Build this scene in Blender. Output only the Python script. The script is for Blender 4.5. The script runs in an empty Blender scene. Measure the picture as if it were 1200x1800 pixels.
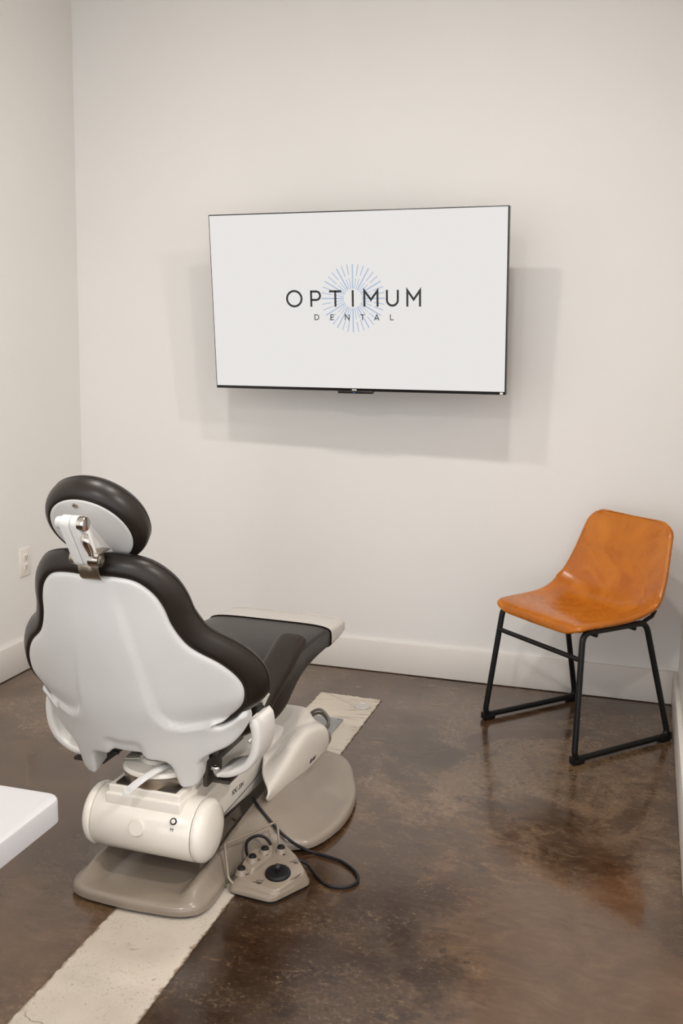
import bpy, bmesh, math, random
import numpy as np
from mathutils import Vector, Matrix
from mathutils.geometry import delaunay_2d_cdt

S = bpy.context.scene
COL = S.collection
random.seed(7)
R_ = math.radians

# ------------------------------------------------------------------ camera
def make_camera():
    yaw, pitch, roll = R_(16.357), R_(9.632), R_(-1.16)
    cy, sy = math.cos(yaw), math.sin(yaw)
    fwd = Vector((-sy*math.cos(pitch), cy*math.cos(pitch), -math.sin(pitch)))
    right = Vector((cy, sy, 0)); down = fwd.cross(right)
    c, s = math.cos(roll), math.sin(roll)
    r2 = c*right + s*down; d2 = -s*right + c*down
    M = Matrix((r2, -d2, -fwd)).transposed().to_4x4()
    M.translation = Vector((0, 0, 1.375))
    cd = bpy.data.cameras.new('camera'); cam = bpy.data.objects.new('camera', cd)
    cd.sensor_fit = 'VERTICAL'; cd.sensor_height = 36; cd.sensor_width = 24; cd.lens = 36
    cd.clip_start = .02
    cam.matrix_world = M
    COL.objects.link(cam); S.camera = cam
make_camera()

# ------------------------------------------------------------------ world, lights, exposure
S.view_settings.view_transform = 'Standard'
S.view_settings.look = 'None'
S.view_settings.exposure = 0.0
S.view_settings.gamma = 1.0
S.view_settings.use_curve_mapping = False
W = bpy.data.worlds.new('world'); S.world = W; W.use_nodes = True
bg = W.node_tree.nodes['Background']
bg.inputs[0].default_value = (.98, 1.0, 1.035, 1); bg.inputs[1].default_value = 2.12
CEIL = 2.80
def lamp(name, loc, power, size=.13, color=(1, .965, .92), spread=R_(180), shape='DISK', rot=(0, 0, 0), sy=None):
    l = bpy.data.lights.new(name, 'AREA'); l.shape = shape; l.size = size
    if sy: l.size_y = sy
    l.energy = power; l.color = color; l.spread = spread
    o = bpy.data.objects.new(name, l); o.location = loc; o.rotation_euler = rot
    COL.objects.link(o); return o
lamp('downlight', (-.80, -.55, CEIL-.012), 34)
lamp('downlight', (-1.25, 2.05, CEIL-.012), 16)
lamp('downlight', (-.40, 2.05, CEIL-.012), 16)
lamp('downlight', (1.20, 1.25, CEIL-.012), 46)

# ------------------------------------------------------------------ helpers
def link(name, me, mat=None, parent=None, kind=None):
    o = bpy.data.objects.new(name, me); COL.objects.link(o)
    if mat: me.materials.append(mat)
    if parent: o.parent = parent
    if kind: o['kind'] = kind
    return o
def mesh(name, vs, fs, mat, parent=None, smooth=True, angle=40, kind=None, fix=True):
    me = bpy.data.meshes.new(name)
    me.from_pydata([tuple(v) for v in vs], [], fs); 
    if fix:
        bm = bmesh.new(); bm.from_mesh(me); bmesh.ops.recalc_face_normals(bm, faces=bm.faces); bm.to_mesh(me); bm.free()
    if smooth:
        me.polygons.foreach_set('use_smooth', [True]*len(me.polygons))
        me.set_sharp_from_angle(angle=R_(angle))
    me.update()
    return link(name, me, mat, parent, kind)
class MB:
    def __init__(s): s.v = []; s.f = []
    def add(s, vs, fs):
        o = len(s.v); s.v += [Vector(v) for v in vs]; s.f += [tuple(i+o for i in f) for f in fs]; return s
    def build(s, name, mat, parent=None, **k): return mesh(name, s.v, s.f, mat, parent, **k)
def box_vf(cx, cy, cz, sx, sy, sz, bev=0, seg=2, M=None):
    bm = bmesh.new(); bmesh.ops.create_cube(bm, size=1)
    for v in bm.verts: v.co = Vector((v.co.x*sx, v.co.y*sy, v.co.z*sz))
    if bev: bmesh.ops.bevel(bm, geom=bm.edges[:], offset=bev, segments=seg, profile=.5, affect='EDGES')
    bm.verts.ensure_lookup_table()
    vs = [v.co.copy() for v in bm.verts]
    if M: vs = [M @ v for v in vs]
    vs = [v + Vector((cx, cy, cz)) for v in vs]
    fs = [tuple(v.index for v in f.verts) for f in bm.faces]; bm.free(); return vs, fs
def catmull(P, n, closed=False):
    P = [np.array(p, float) for p in P]; m = len(P); out = []
    segs = m if closed else m-1
    for i in range(segs):
        if closed: a, b, c, d = P[(i-1) % m], P[i], P[(i+1) % m], P[(i+2) % m]
        else: b, c = P[i], P[i+1]; a = P[i-1] if i else 2*b-c; d = P[i+2] if i+2 < m else 2*c-b
        for k in range(n):
            t = k/n
            out.append(.5*((2*b)+(-a+c)*t+(2*a-5*b+4*c-d)*t*t+(-a+3*b-3*c+d)*t**3))
    if not closed: out.append(P[-1])
    return out
def resample(P, step, closed=True):
    P = [np.array(p, float) for p in P]
    Q = P+[P[0]] if closed else P
    L = [0]
    for a, b in zip(Q, Q[1:]): L.append(L[-1]+np.linalg.norm(b-a))
    n = max(8, int(L[-1]/step)); out = []
    A = np.array(Q); L = np.array(L)
    ts = np.linspace(0, L[-1], n, endpoint=False) if closed else np.linspace(0, L[-1], n+1)
    return list(np.stack([np.interp(ts, L, A[:, k]) for k in range(A.shape[1])], 1))
def loft(rings, closed=True, cap0=True, cap1=True):
    vs = []; fs = []; n = len(rings[0])
    for r in rings: vs += [Vector(p) for p in r]
    for i in range(len(rings)-1):
        for j in range(n if closed else n-1):
            k = (j+1) % n; fs.append((i*n+j, i*n+k, (i+1)*n+k, (i+1)*n+j))
    if cap0: fs.append(tuple(range(n))[::-1])
    if cap1: fs.append(tuple((len(rings)-1)*n+j for j in range(n)))
    return vs, fs
def tube_vf(P, r, seg=10, closed=False, cap=True):
    P = [Vector(p) for p in P]; n = len(P); rr = r if isinstance(r, (list, tuple)) else [r]*n
    T = []
    for i in range(n):
        a = P[i-1] if (i or closed) else P[i]; b = P[(i+1) % n] if (i < n-1 or closed) else P[i]
        T.append((b-a).normalized())
    up = Vector((0, 0, 1)) if abs(T[0].z) < .9 else Vector((1, 0, 0))
    N = (up - T[0]*up.dot(T[0])).normalized(); rings = []
    for i in range(n):
        N = (N - T[i]*N.dot(T[i])).normalized(); B = T[i].cross(N)
        rings.append([P[i]+rr[i]*(math.cos(2*math.pi*k/seg)*N+math.sin(2*math.pi*k/seg)*B) for k in range(seg)])
    if closed:
        rings.append(rings[0]); return loft(rings, True, False, False)
    return loft(rings, True, cap, cap)
def lathe_vf(prof, axis='z', seg=32, M=None, c=(0, 0, 0), cap0=True):
    rings = []
    for r, h in prof:
        ring = []
        for k in range(seg):
            a = 2*math.pi*k/seg; x, y = r*math.cos(a), r*math.sin(a)
            v = Vector((x, y, h)) if axis == 'z' else (Vector((h, x, y)) if axis == 'x' else Vector((x, h, y)))
            if M: v = M @ v
            ring.append(v+Vector(c))
        rings.append(ring)
    return loft(rings, True, cap0, True)
def superring(hw, zt, zb, y, n=4.5, seg=48, xc=0, crown=0):
    out = []; zc = (zt+zb)/2; hz = (zt-zb)/2
    for k in range(seg):
        a = 2*math.pi*k/seg; c, s = math.cos(a), math.sin(a)
        x = hw*math.copysign(abs(c)**(2/n), c); z = hz*math.copysign(abs(s)**(2/n), s)
        if s > 0: z -= crown*(x/hw)**2*s
        out.append((xc+x, y, zc+z))
    return out
def sstep(a, b, x):
    t = min(1, max(0, (x-a)/(b-a))); return t*t*(3-2*t)
def plate_vf(outline, f, r, depth, spacing, h=None, step=.006, bot_inset=.0):
    """solid plate with a rounded rim: outline (2D, ccw), f(a,b,h)->3D, h(a,b) relief"""
    B = resample(outline, step); nB = len(B); Bn = np.array(B)
    T = np.roll(Bn, -1, 0)-np.roll(Bn, 1, 0); T /= np.linalg.norm(T, axis=1)[:, None]
    IN = np.stack([-T[:, 1], T[:, 0]], 1)
    area = np.sum(Bn[:, 0]*np.roll(Bn[:, 1], -1)-np.roll(Bn[:, 0], -1)*Bn[:, 1])
    if area < 0: IN = -IN
    def dist(p): return np.sqrt(((Bn-p)**2).sum(1).min())
    def inside(p):
        x, y = p; xs, ys = Bn[:, 0], Bn[:, 1]; x2, y2 = np.roll(xs, -1), np.roll(ys, -1)
        m = ((ys > y) != (y2 > y)); xi = xs+(y-ys)*(x2-xs)/np.where(m, y2-ys, 1)
        return (np.sum(m & (x < xi)) % 2) == 1
    pts = [Vector(p) for p in B]
    for d in (.08*r, .3*r, .62*r, r):
        for i in range(0, nB):
            p = Bn[i]+IN[i]*d
            if dist(p) > d*.93 and inside(p): pts.append(Vector(p))
    lo, hi = Bn.min(0), Bn.max(0)
    for i, y in enumerate(np.arange(lo[1], hi[1], spacing*.866)):
        for x in np.arange(lo[0]+(i % 2)*spacing/2, hi[0], spacing):
            p = np.array((x, y))
            if inside(p) and dist(p) > r*1.25: pts.append(Vector(p))
    v2, _, f2, ov, _, _ = delaunay_2d_cdt(pts, [(i, (i+1) % nB) for i in range(nB)], [], 1, 1e-6)
    back = {}
    for i, l in enumerate(ov):
        for q in l: back[q] = i
    vs = []
    for p in v2:
        q = np.array((p.x, p.y)); d = min(dist(q), r)
        e = -r+math.sqrt(max(0, r*r-(r-d)**2))
        vs.append(f(p.x, p.y, e+(h(p.x, p.y) if h else 0)))
    fs = [tuple(t) for t in f2]
    prev = [back[i] for i in range(nB)]
    dp = depth if callable(depth) else (lambda a, b: depth)
    for fr in (.5, 1.0):
        cur = []
        for i in range(nB):
            a, b = Bn[i]; hh = -r-(dp(a, b)-r)*fr+(h(a, b) if h else 0)
            vs.append(f(a, b, hh)); cur.append(len(vs)-1)
        fs += [(prev[i], prev[(i+1) % nB], cur[(i+1) % nB], cur[i]) for i in range(nB)]
        prev = cur
    # underside
    cur = []
    for i in range(nB):
        a, b = Bn[i]+IN[i]*min(.004, r*.4); vs.append(f(a, b, -dp(a, b)+(h(a, b) if h else 0))); cur.append(len(vs)-1)
    fs += [(prev[i], prev[(i+1) % nB], cur[(i+1) % nB], cur[i]) for i in range(nB)]
    fs.append(tuple(cur))
    return vs, fs
def thing(name, label, cat, loc=(0, 0, 0), rz=0, group=None):
    o = bpy.data.objects.new(name, None); COL.objects.link(o); o.location = loc; o.rotation_euler = (0, 0, rz)
    o.empty_display_size = .05
    o['label'] = label; o['category'] = cat
    if group: o['group'] = group
    return o
def text_mesh(name, body, size, mat, parent, M, shear=0, ext=.0003):
    cu = bpy.data.curves.new(name, 'FONT'); cu.body = body; cu.size = size; cu.extrude = ext; cu.shear = shear
    cu.align_x = 'CENTER'; cu.align_y = 'CENTER'
    t = bpy.data.objects.new('text_source', cu); COL.objects.link(t)
    bpy.context.view_layer.update()
    me = bpy.data.meshes.new_from_object(t.evaluated_get(bpy.context.evaluated_depsgraph_get()))
    bpy.data.objects.remove(t); me.name = name; me.transform(M); me.materials.clear()
    return link(name, me, mat, parent)
def basis(o, x, y):
    x = Vector(x).normalized(); y = Vector(y); y = (y-x*y.dot(x)).normalized(); z = x.cross(y)
    M = Matrix((x, y, z)).transposed().to_4x4(); M.translation = Vector(o); return M
def ribbon_vf(P, w, z=0, closed=False, th=.0004):
    P = [Vector((p[0], p[1])) for p in P]
    P = [p for i, p in enumerate(P) if i == 0 or (p-P[i-1]).length > 1e-5]
    if closed and (P[0]-P[-1]).length < 1e-5: P.pop()
    n = len(P); L = []; Rr = []
    for i in range(n):
        a = P[i-1] if (i or closed) else None; b = P[(i+1) % n] if (i < n-1 or closed) else None
        d1 = (P[i]-a).normalized() if a is not None else None; d2 = (b-P[i]).normalized() if b is not None else None
        if d1 is None: d1 = d2
        if d2 is None: d2 = d1
        n1 = Vector((-d1.y, d1.x)); n2 = Vector((-d2.y, d2.x)); m = (n1+n2).normalized(); k = min(3.5, 1/max(.2, m.dot(n1)))
        L.append(P[i]+m*w/2*k); Rr.append(P[i]-m*w/2*k)
    vs = [(p.x, p.y, z) for p in L]+[(p.x, p.y, z) for p in Rr]+[(p.x, p.y, z+th) for p in L]+[(p.x, p.y, z+th) for p in Rr]
    fs = []
    for i in range(n if closed else n-1):
        j = (i+1) % n
        fs += [(2*n+i, 3*n+i, 3*n+j, 2*n+j), (i, 2*n+i, 2*n+j, j), (n+i, n+j, 3*n+j, 3*n+i), (i, j, n+j, n+i)]
    if not closed:
        fs += [(0, n, 3*n, 2*n), (n-1, 3*n-1, 4*n-1, 2*n-1)]
    return vs, fs

# ------------------------------------------------------------------ materials
def srgb(r, g, b):
    f = lambda c: (c/255/12.92) if c/255 <= .04045 else ((c/255+.055)/1.055)**2.4
    return (f(r), f(g), f(b), 1)
class Mat:
    def __init__(s, name, col=(.8, .8, .8, 1), rough=.5, metal=0, coat=0, spec=.5, coat_rough=.05):
        s.m = bpy.data.materials.new(name); s.m.use_nodes = True; s.nt = s.m.node_tree
        s.b = s.nt.nodes['Principled BSDF']; s.set('Base Color', col); s.set('Roughness', rough); s.set('Metallic', metal)
        s.set('Coat Weight', coat); s.set('Coat Roughness', coat_rough); s.set('Specular IOR Level', spec)
        s.tc = s.nt.nodes.new('ShaderNodeTexCoord')
    def set(s, k, v): s.b.inputs[k].default_value = v
    def n(s, t, **k):
        x = s.nt.nodes.new(t)
        for a, b in k.items():
            if hasattr(x, a): setattr(x, a, b)
            else: x.inputs[a].default_value = b
        return x
    def l(s, a, b): s.nt.links.new(a, b)
    def mapping(s, scale=(1, 1, 1), loc=(0, 0, 0), rot=(0, 0, 0)):
        m = s.n('ShaderNodeMapping'); s.l(s.tc.outputs['Object'], m.inputs[0])
        m.inputs['Scale'].default_value = scale; m.inputs['Location'].default_value = loc; m.inputs['Rotation'].default_value = rot
        return m.outputs[0]
    def noise(s, scale, detail=4, rough=.5, dist=0, vec=None):
        x = s.n('ShaderNodeTexNoise'); x.inputs['Scale'].default_value = scale; x.inputs['Detail'].default_value = detail
        x.inputs['Roughness'].default_value = rough; x.inputs['Distortion'].default_value = dist
        s.l(vec or s.tc.outputs['Object'], x.inputs['Vector']); return x.outputs['Fac']
    def ramp(s, fac, stops):
        x = s.n('ShaderNodeValToRGB'); e = x.color_ramp.elements
        while len(e) < len(stops): e.new(.5)
        for q, (p, c) in zip(e, stops): q.position = p; q.color = c if len(c) == 4 else (*c, 1)
        s.l(fac, x.inputs[0]); return x.outputs[0]
    def mix(s, fac, a, b, mode='MIX'):
        x = s.n('ShaderNodeMix'); x.data_type = 'RGBA'; x.blend_type = mode
        for v, i in ((fac, 0), (a, 6), (b, 7)):
            if hasattr(v, 'is_linked'): s.l(v, x.inputs[i])
            else: x.inputs[i].default_value = v
        return x.outputs[2]
    def math(s, op, a, b=0.0, clamp=False):
        x = s.n('ShaderNodeMath'); x.operation = op; x.use_clamp = clamp
        for i, v in enumerate((a, b)):
            if hasattr(v, 'is_linked'): s.l(v, x.inputs[i])
            else: x.inputs[i].default_value = v
        return x.outputs[0]
    def rng(s, v, a, b, c=0, d=1, smooth=True):
        x = s.n('ShaderNodeMapRange'); x.interpolation_type = 'SMOOTHSTEP' if smooth else 'LINEAR'
        s.l(v, x.inputs[0])
        for i, q in enumerate((a, b, c, d)): x.inputs[i+1].default_value = q
        return x.outputs[0]
    def bump(s, h, strength=.2, dist=.01):
        x = s.n('ShaderNodeBump'); x.inputs['Strength'].default_value = strength; x.inputs['Distance'].default_value = dist
        s.l(h, x.inputs['Height']); s.l(x.outputs[0], s.b.inputs['Normal'])
def g(v): return (v, v, v, 1)

def mat_wall():
    m = Mat('wall_paint', srgb(233, 230, 226), .55, spec=.3)
    n = m.noise(1.5, 3); m.l(m.ramp(n, [(.3, srgb(232, 229, 225)), (.7, srgb(235, 232, 228))]), m.b.inputs['Base Color'])
    m.bump(m.noise(260, 3), .06, .002); return m.m
def mat_trim():
    m = Mat('trim_paint', srgb(228, 222, 215), .35, spec=.4); m.bump(m.noise(30, 2), .03, .002); return m.m
def mat_floor():
    m = Mat('stained_concrete', srgb(80, 66, 54), .2, spec=.5)
    big = m.noise(1.25, 4, .55, .6)
    med = m.noise(5.5, 9, .68, 1.2)
    str_ = m.noise(1, 8, .7, 1.5, m.mapping((9, 22, 1), rot=(0, 0, R_(18))))
    fine = m.noise(72, 10, .75, .3)
    base = m.ramp(med, [(.30, srgb(50, 38, 29)), (.47, srgb(84, 67, 52)), (.60, srgb(104, 88, 72)), (.76, srgb(132, 116, 98))])
    strk = m.ramp(str_, [(.32, srgb(46, 35, 27)), (.52, srgb(92, 75, 59)), (.72, srgb(136, 120, 101))])
    c = m.mix(.42, base, strk)
    red = m.noise(3.1, 5, .6, .8, m.mapping((1, 1, 1), (4, 2, 0)))
    c = m.mix(m.rng(red, .56, .72, 0, .45), c, srgb(92, 62, 46))
    c = m.mix(m.rng(big, .50, .64, 0, .55), c, srgb(62, 48, 37))
    # worn zone map: rough, scratched places against smooth pooled sealer
    sm = m.noise(.95, 3, .45, .3, m.mapping((1, 1, 1), (1.7, .4, 0)))
    xyz = m.n('ShaderNodeSeparateXYZ'); m.l(m.tc.outputs['Object'], xyz.inputs[0])
    X, Y = xyz.outputs[0], xyz.outputs[1]
    wob = m.math('MULTIPLY', m.math('SUBTRACT', m.noise(4.5, 6, .6), .5), .55)
    Xw = m.math('ADD', X, wob); Yw = m.math('ADD', Y, wob)
    poolR = m.math('MULTIPLY', m.rng(Xw, -.36, -.20), m.rng(Yw, 2.62, 2.40))
    poolL = m.math('MULTIPLY', m.rng(Xw, -1.12, -1.32), m.rng(Yw, 3.05, 2.75))
    pool = m.math('MAXIMUM', poolR, poolL)
    worn = m.math('MULTIPLY', m.math('SUBTRACT', 1.0, m.math('MULTIPLY', pool, .93)), m.rng(sm, .33, .55, .35, 1))
    c = m.mix(m.math('MULTIPLY', pool, .62), c, srgb(93, 78, 64))
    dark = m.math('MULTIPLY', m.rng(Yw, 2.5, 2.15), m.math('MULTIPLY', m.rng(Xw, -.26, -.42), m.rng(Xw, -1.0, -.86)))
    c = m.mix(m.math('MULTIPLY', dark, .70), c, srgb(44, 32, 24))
    clus = m.math('MULTIPLY', m.rng(m.noise(2.6, 5, .6, .8, m.mapping((1, 1, 1), (3, 7, 0))), .46, .62), m.math('SUBTRACT', 1.0, m.math('MULTIPLY', dark, .62)))
    pale = m.math('MULTIPLY', m.math('MULTIPLY', m.rng(fine, .46, .78), worn), m.math('ADD', m.math('ADD', m.math('MULTIPLY', clus, .7), .16), m.math('MULTIPLY', m.math('MULTIPLY', dark, m.rng(m.noise(8, 5, .7), .48, .66)), .45)))
    c = m.mix(m.math('MULTIPLY', clus, m.math('MULTIPLY', worn, .42)), c, srgb(134, 119, 102))
    c = m.mix(m.math('MULTIPLY', pale, .75), c, srgb(172, 160, 144))
    scr = m.noise(1, 10, .8, 1.1, m.mapping((30, 120, 1), rot=(0, 0, R_(-25))))
    c = m.mix(m.math('MULTIPLY', m.rng(scr, .57, .72), m.math('MULTIPLY', worn, .55)), c, srgb(178, 160, 136))
    spots = m.noise(4.5, 9, .72, 1.0, m.mapping((1, 1, 1), (9, 3, 0)))
    c = m.mix(m.math('MULTIPLY', m.rng(spots, .62, .72), m.math('MULTIPLY', worn, .55)), c, srgb(182, 154, 122))
    drk = m.noise(16, 8, .7, .8)
    c = m.mix(m.math('MULTIPLY', m.rng(drk, .56, .68), m.math('MULTIPLY', worn, .6)), c, srgb(36, 27, 20))
    c = m.mix(.20, c, srgb(40, 25, 13))
    gm = m.n('ShaderNodeGamma'); gm.inputs[1].default_value = 1.32; m.l(c, gm.inputs[0])
    c = m.mix(1.0, gm.outputs[0], (1.92, 1.78, 1.60, 1), 'MULTIPLY')
    m.l(c, m.b.inputs['Base Color'])
    rg = m.math('ADD', m.math('MULTIPLY', m.math('MULTIPLY', worn, m.rng(med, .35, .7)), .22), .12)
    m.l(rg, m.b.inputs['Roughness'])
    m.l(m.math('SUBTRACT', .34, m.math('MULTIPLY', dark, .24)), m.b.inputs['Coat Weight']); m.set('Coat IOR', 1.5); m.set('Coat Roughness', .035)
    hgt = m.math('MULTIPLY', m.math('ADD', m.math('MULTIPLY', str_, .6), m.math('MULTIPLY', fine, .25)), worn)
    m.bump(hgt, .10, .006)
    cb = m.n('ShaderNodeBump'); cb.inputs['Strength'].default_value = .06; cb.inputs['Distance'].default_value = .01
    m.l(m.math('ADD', m.noise(9, 3, .5), m.math('MULTIPLY', m.math('MULTIPLY', str_, worn), .35)), cb.inputs['Height']); m.l(cb.outputs[0], m.b.inputs['Coat Normal'])
    return m.m
def mat_patch():
    m = Mat('pale_patch_concrete', srgb(186, 174, 160), .75, spec=.25)
    a = m.noise(3, 6, .6); c = m.ramp(a, [(.3, srgb(170, 158, 144)), (.7, srgb(190, 180, 168))])
    s = m.noise(210, 4, .7); zone = m.rng(m.noise(7, 4), .40, .60)
    c = m.mix(m.math('MULTIPLY', m.rng(s, .58, .66), m.math('ADD', m.math('MULTIPLY', zone, .5), .1)), c, srgb(104, 90, 74))
    s2 = m.noise(75, 5, .7, .4)
    c = m.mix(m.math('MULTIPLY', m.rng(s2, .64, .69), .75), c, srgb(92, 76, 58))
    st = m.noise(1, 8, .72, 1.2, m.mapping((7, 34, 1)))
    c = m.mix(m.rng(st, .60, .70, 0, .55), c, srgb(126, 108, 86))
    v = m.n('ShaderNodeTexVoronoi'); v.feature = 'DISTANCE_TO_EDGE'; v.inputs['Scale'].default_value = 2.6
    w = m.n('ShaderNodeMix'); w.data_type = 'VECTOR'; w.inputs[0].default_value = .16
    nz = m.n('ShaderNodeTexNoise'); nz.inputs['Scale'].default_value = 6; nz.inputs['Detail'].default_value = 6; m.l(m.tc.outputs['Object'], nz.inputs['Vector'])
    m.l(m.mapping((1, 1.7, 1)), w.inputs[4]); m.l(nz.outputs['Color'], w.inputs[5]); m.l(w.outputs[1], v.inputs['Vector'])
    c = m.mix(m.math('MULTIPLY', m.rng(v.outputs['Distance'], .006, .001), m.rng(m.noise(4, 2), .45, .6, 0, .6)), c, srgb(104, 90, 74))
    xyz = m.n('ShaderNodeSeparateXYZ'); m.l(m.tc.outputs['Object'], xyz.inputs[0])
    far = m.rng(m.math('ADD', xyz.outputs[1], m.math('MULTIPLY', m.noise(6, 5), .3)), 3.0, 3.25, 0, .7)
    c = m.mix(far, c, m.mix(m.rng(st, .52, .66, 0, .6), srgb(222, 212, 198), srgb(140, 124, 102)))
    off = m.math('ABSOLUTE', m.math('SUBTRACT', xyz.outputs[0], -1.025))
    e = m.math('ADD', off, m.math('MULTIPLY', m.math('SUBTRACT', m.noise(28, 6, .7), .5), .045))
    c = m.mix(m.rng(e, .117, .127, 0, .85), c, srgb(112, 92, 70))
    e2 = m.math('ADD', off, m.math('MULTIPLY', m.math('SUBTRACT', m.noise(40, 4, .7), .5), .012))
    c = m.mix(m.rng(e2, .1225, .1255, 0, .8), c, srgb(58, 45, 34))
    m.l(c, m.b.inputs['Base Color']); m.bump(m.noise(60, 6, .7), .25, .004); return m.m
def mat_tan():
    m = Mat('tan_leather', srgb(178, 104, 28), .3, spec=.5)
    a = m.noise(7, 6, .6, 1.0); b = m.noise(26, 5, .6, .4)
    c = m.ramp(a, [(.28, srgb(164, 88, 12)), (.5, srgb(184, 104, 16)), (.72, srgb(202, 122, 30))])
    c = m.mix(m.rng(b, .55, .75, 0, .3), c, srgb(150, 82, 24))
    m.l(c, m.b.inputs['Base Color'])
    m.l(m.rng(a, .3, .7, .20, .34), m.b.inputs['Roughness'])
    m.bump(m.math('ADD', m.math('MULTIPLY', a, .6), m.math('MULTIPLY', m.noise(240, 2), .03)), .05, .01); return m.m
def mat_vinyl():
    m = Mat('dark_brown_vinyl', srgb(30, 23, 19), .36, spec=.36)
    m.l(m.ramp(m.noise(5, 3), [(.3, srgb(29, 22, 18)), (.7, srgb(36, 28, 23))]), m.b.inputs['Base Color'])
    m.bump(m.noise(420, 2), .05, .001); return m.m
def plain(name, c, rough, metal=0, coat=0, spec=.5, nscale=8, var=4, bump=0):
    m = Mat(name, srgb(*c), rough, metal, coat, spec)
    lo = tuple(max(0, x-var) for x in c); hi = tuple(min(255, x+var) for x in c)
    m.l(m.ramp(m.noise(nscale, 4), [(.3, srgb(*lo)), (.7, srgb(*hi))]), m.b.inputs['Base Color'])
    if bump: m.bump(m.noise(300, 3), bump, .001)
    return m.m
def emit(name, c, strength=1.0):
    m = Mat(name, (0, 0, 0, 1), .5, spec=0)
    m.set('Emission Color', srgb(*c)); m.set('Emission Strength', strength); return m.m
M_WALL, M_TRIM, M_FLOOR, M_PATCH = mat_wall(), mat_trim(), mat_floor(), mat_patch()
M_CEIL = plain('ceiling_paint', (232, 226, 218), .8, var=2)
M_SHELL = plain('white_shell_plastic', (211, 209, 206), .32, spec=.5, var=2)
M_CREAM = plain('cream_gloss_plastic', (232, 225, 214), .16, coat=.3, var=2)
M_ARMW = plain('white_bracket_plastic', (216, 212, 206), .3, var=2)
M_TAUPE = plain('taupe_base_plastic', (133, 121, 108), .3, coat=.15, var=3)
M_VINYL = mat_vinyl()
M_TOE = plain('clear_grey_toe_cover', (184, 178, 169), .22, coat=.3, var=4)
M_TAN = mat_tan()
M_BLACK = plain('black_metal_paint', (15, 14, 13), .42, spec=.35, var=3, bump=.05)
M_RUB = plain('black_rubber', (12, 11, 11), .5, spec=.35, var=2)
M_CHROME = plain('polished_chrome', (205, 200, 194), .12, metal=1, var=3)
M_STEEL = plain('brushed_steel', (176, 166, 152), .36, metal=1, var=6)
M_DARKMET = plain('dark_grey_metal', (70, 64, 58), .4, metal=.5, var=5)
M_GRAPH = plain('black_machinery', (22, 20, 18), .55, var=3)
M_PEDAL = plain('taupe_pedal_plastic', (134, 121, 107), .28, coat=.2, var=3)
M_PRINT = plain('dark_print', (38, 34, 32), .6, var=1)
M_BEZEL = plain('black_bezel', (20, 18, 17), .3, var=2)
M_WHITE = plain('white_table_laminate', (177, 175, 176), .3, var=1)
M_OUT = plain('white_outlet_plastic', (232, 224, 216), .3, var=1)
M_DISH = plain('silver_dish', (104, 102, 100), .25, metal=.5, var=4)
M_RING = plain('pale_grey_ring', (206, 202, 197), .35, metal=.2, var=3)
M_SLOT = plain('slot_dark', (40, 36, 33), .6, var=1)
M_GREYPL = plain('blue_grey_cover', (150, 152, 152), .35, metal=.2, var=4)
M_CABLE = plain('grey_cable_sheath', (120, 112, 103), .45, var=4)
M_SCREEN = emit('lit_screen', (240, 237, 235), .93)
M_RAY = emit('lit_blue_rays', (178, 196, 219), .95)
M_INK = plain('logo_black', (26, 28, 30), .6, var=1)
M_LED = emit('blue_led', (60, 130, 230), 1.0)

# ------------------------------------------------------------------ structure
XL, XR, YB, Y0 = -2.385, .188, 4.012, -.9
def struct_box(name, x0, x1, y0, y1, z0, z1, mat, bev=0, parent=None):
    vs, fs = box_vf((x0+x1)/2, (y0+y1)/2, (z0+z1)/2, x1-x0, y1-y0, z1-z0, bev)
    return mesh(name, vs, fs, mat, parent, smooth=bool(bev), kind=None if parent else 'structure')
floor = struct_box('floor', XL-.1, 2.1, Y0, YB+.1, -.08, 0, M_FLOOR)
struct_box('ceiling', XL-.1, 2.1, Y0, YB+.1, CEIL, CEIL+.08, M_CEIL)
struct_box('wall_back', XL-.1, 2.1, YB, YB+.1, 0, CEIL, M_WALL)
struct_box('wall_left', XL-.1, XL, Y0, YB, 0, CEIL, M_WALL)
struct_box('wall_right', XR, XR+.12, 2.25, YB, 0, CEIL, M_WALL)
struct_box('wall_far_right', 2.0, 2.1, Y0, YB, 0, CEIL, M_WALL)
BH, BT = .134, .016
struct_box('baseboard_back', XL+BT, XR-BT, YB-BT, YB, .003, BH, M_TRIM, .0025)
struct_box('baseboard_left', XL, XL+BT, Y0, YB, .003, BH, M_TRIM, .0025)
struct_box('baseboard_right', XR-BT, XR, 2.25, YB, .003, BH, M_TRIM, .0025)

# pale patched trench in the floor, with a ragged edge
def patch():
    x0, x1, y0, y1 = -1.151, -.899, .9, 3.672
    rnd = random.Random(3); P = []
    def side(a, b, n, amp):
        for i in range(n):
            t = i/n; x = a[0]+(b[0]-a[0])*t; y = a[1]+(b[1]-a[1])*t
            P.append((x+rnd.gauss(0, amp), y+rnd.gauss(0, amp)))
    side((x0, y0), (x1, y0), 10, .001); side((x1, y0), (x1, y1), 260, .0016)
    side((x1, y1), (x0, y1+.005), 40, .003); side((x0, y1), (x0, y0), 260, .0014)
    n = len(P)
    vs = [(x, y, -.001) for x, y in P]+[(x, y, .0016) for x, y in P]
    fs = [tuple(range(n, 2*n))]+[(i, (i+1) % n, n+(i+1) % n, n+i) for i in range(n)]
    mesh('concrete_patch', vs, fs, M_PATCH, floor, smooth=False)
    # chipped lip of darker sealer along the left joint
patch()

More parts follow.
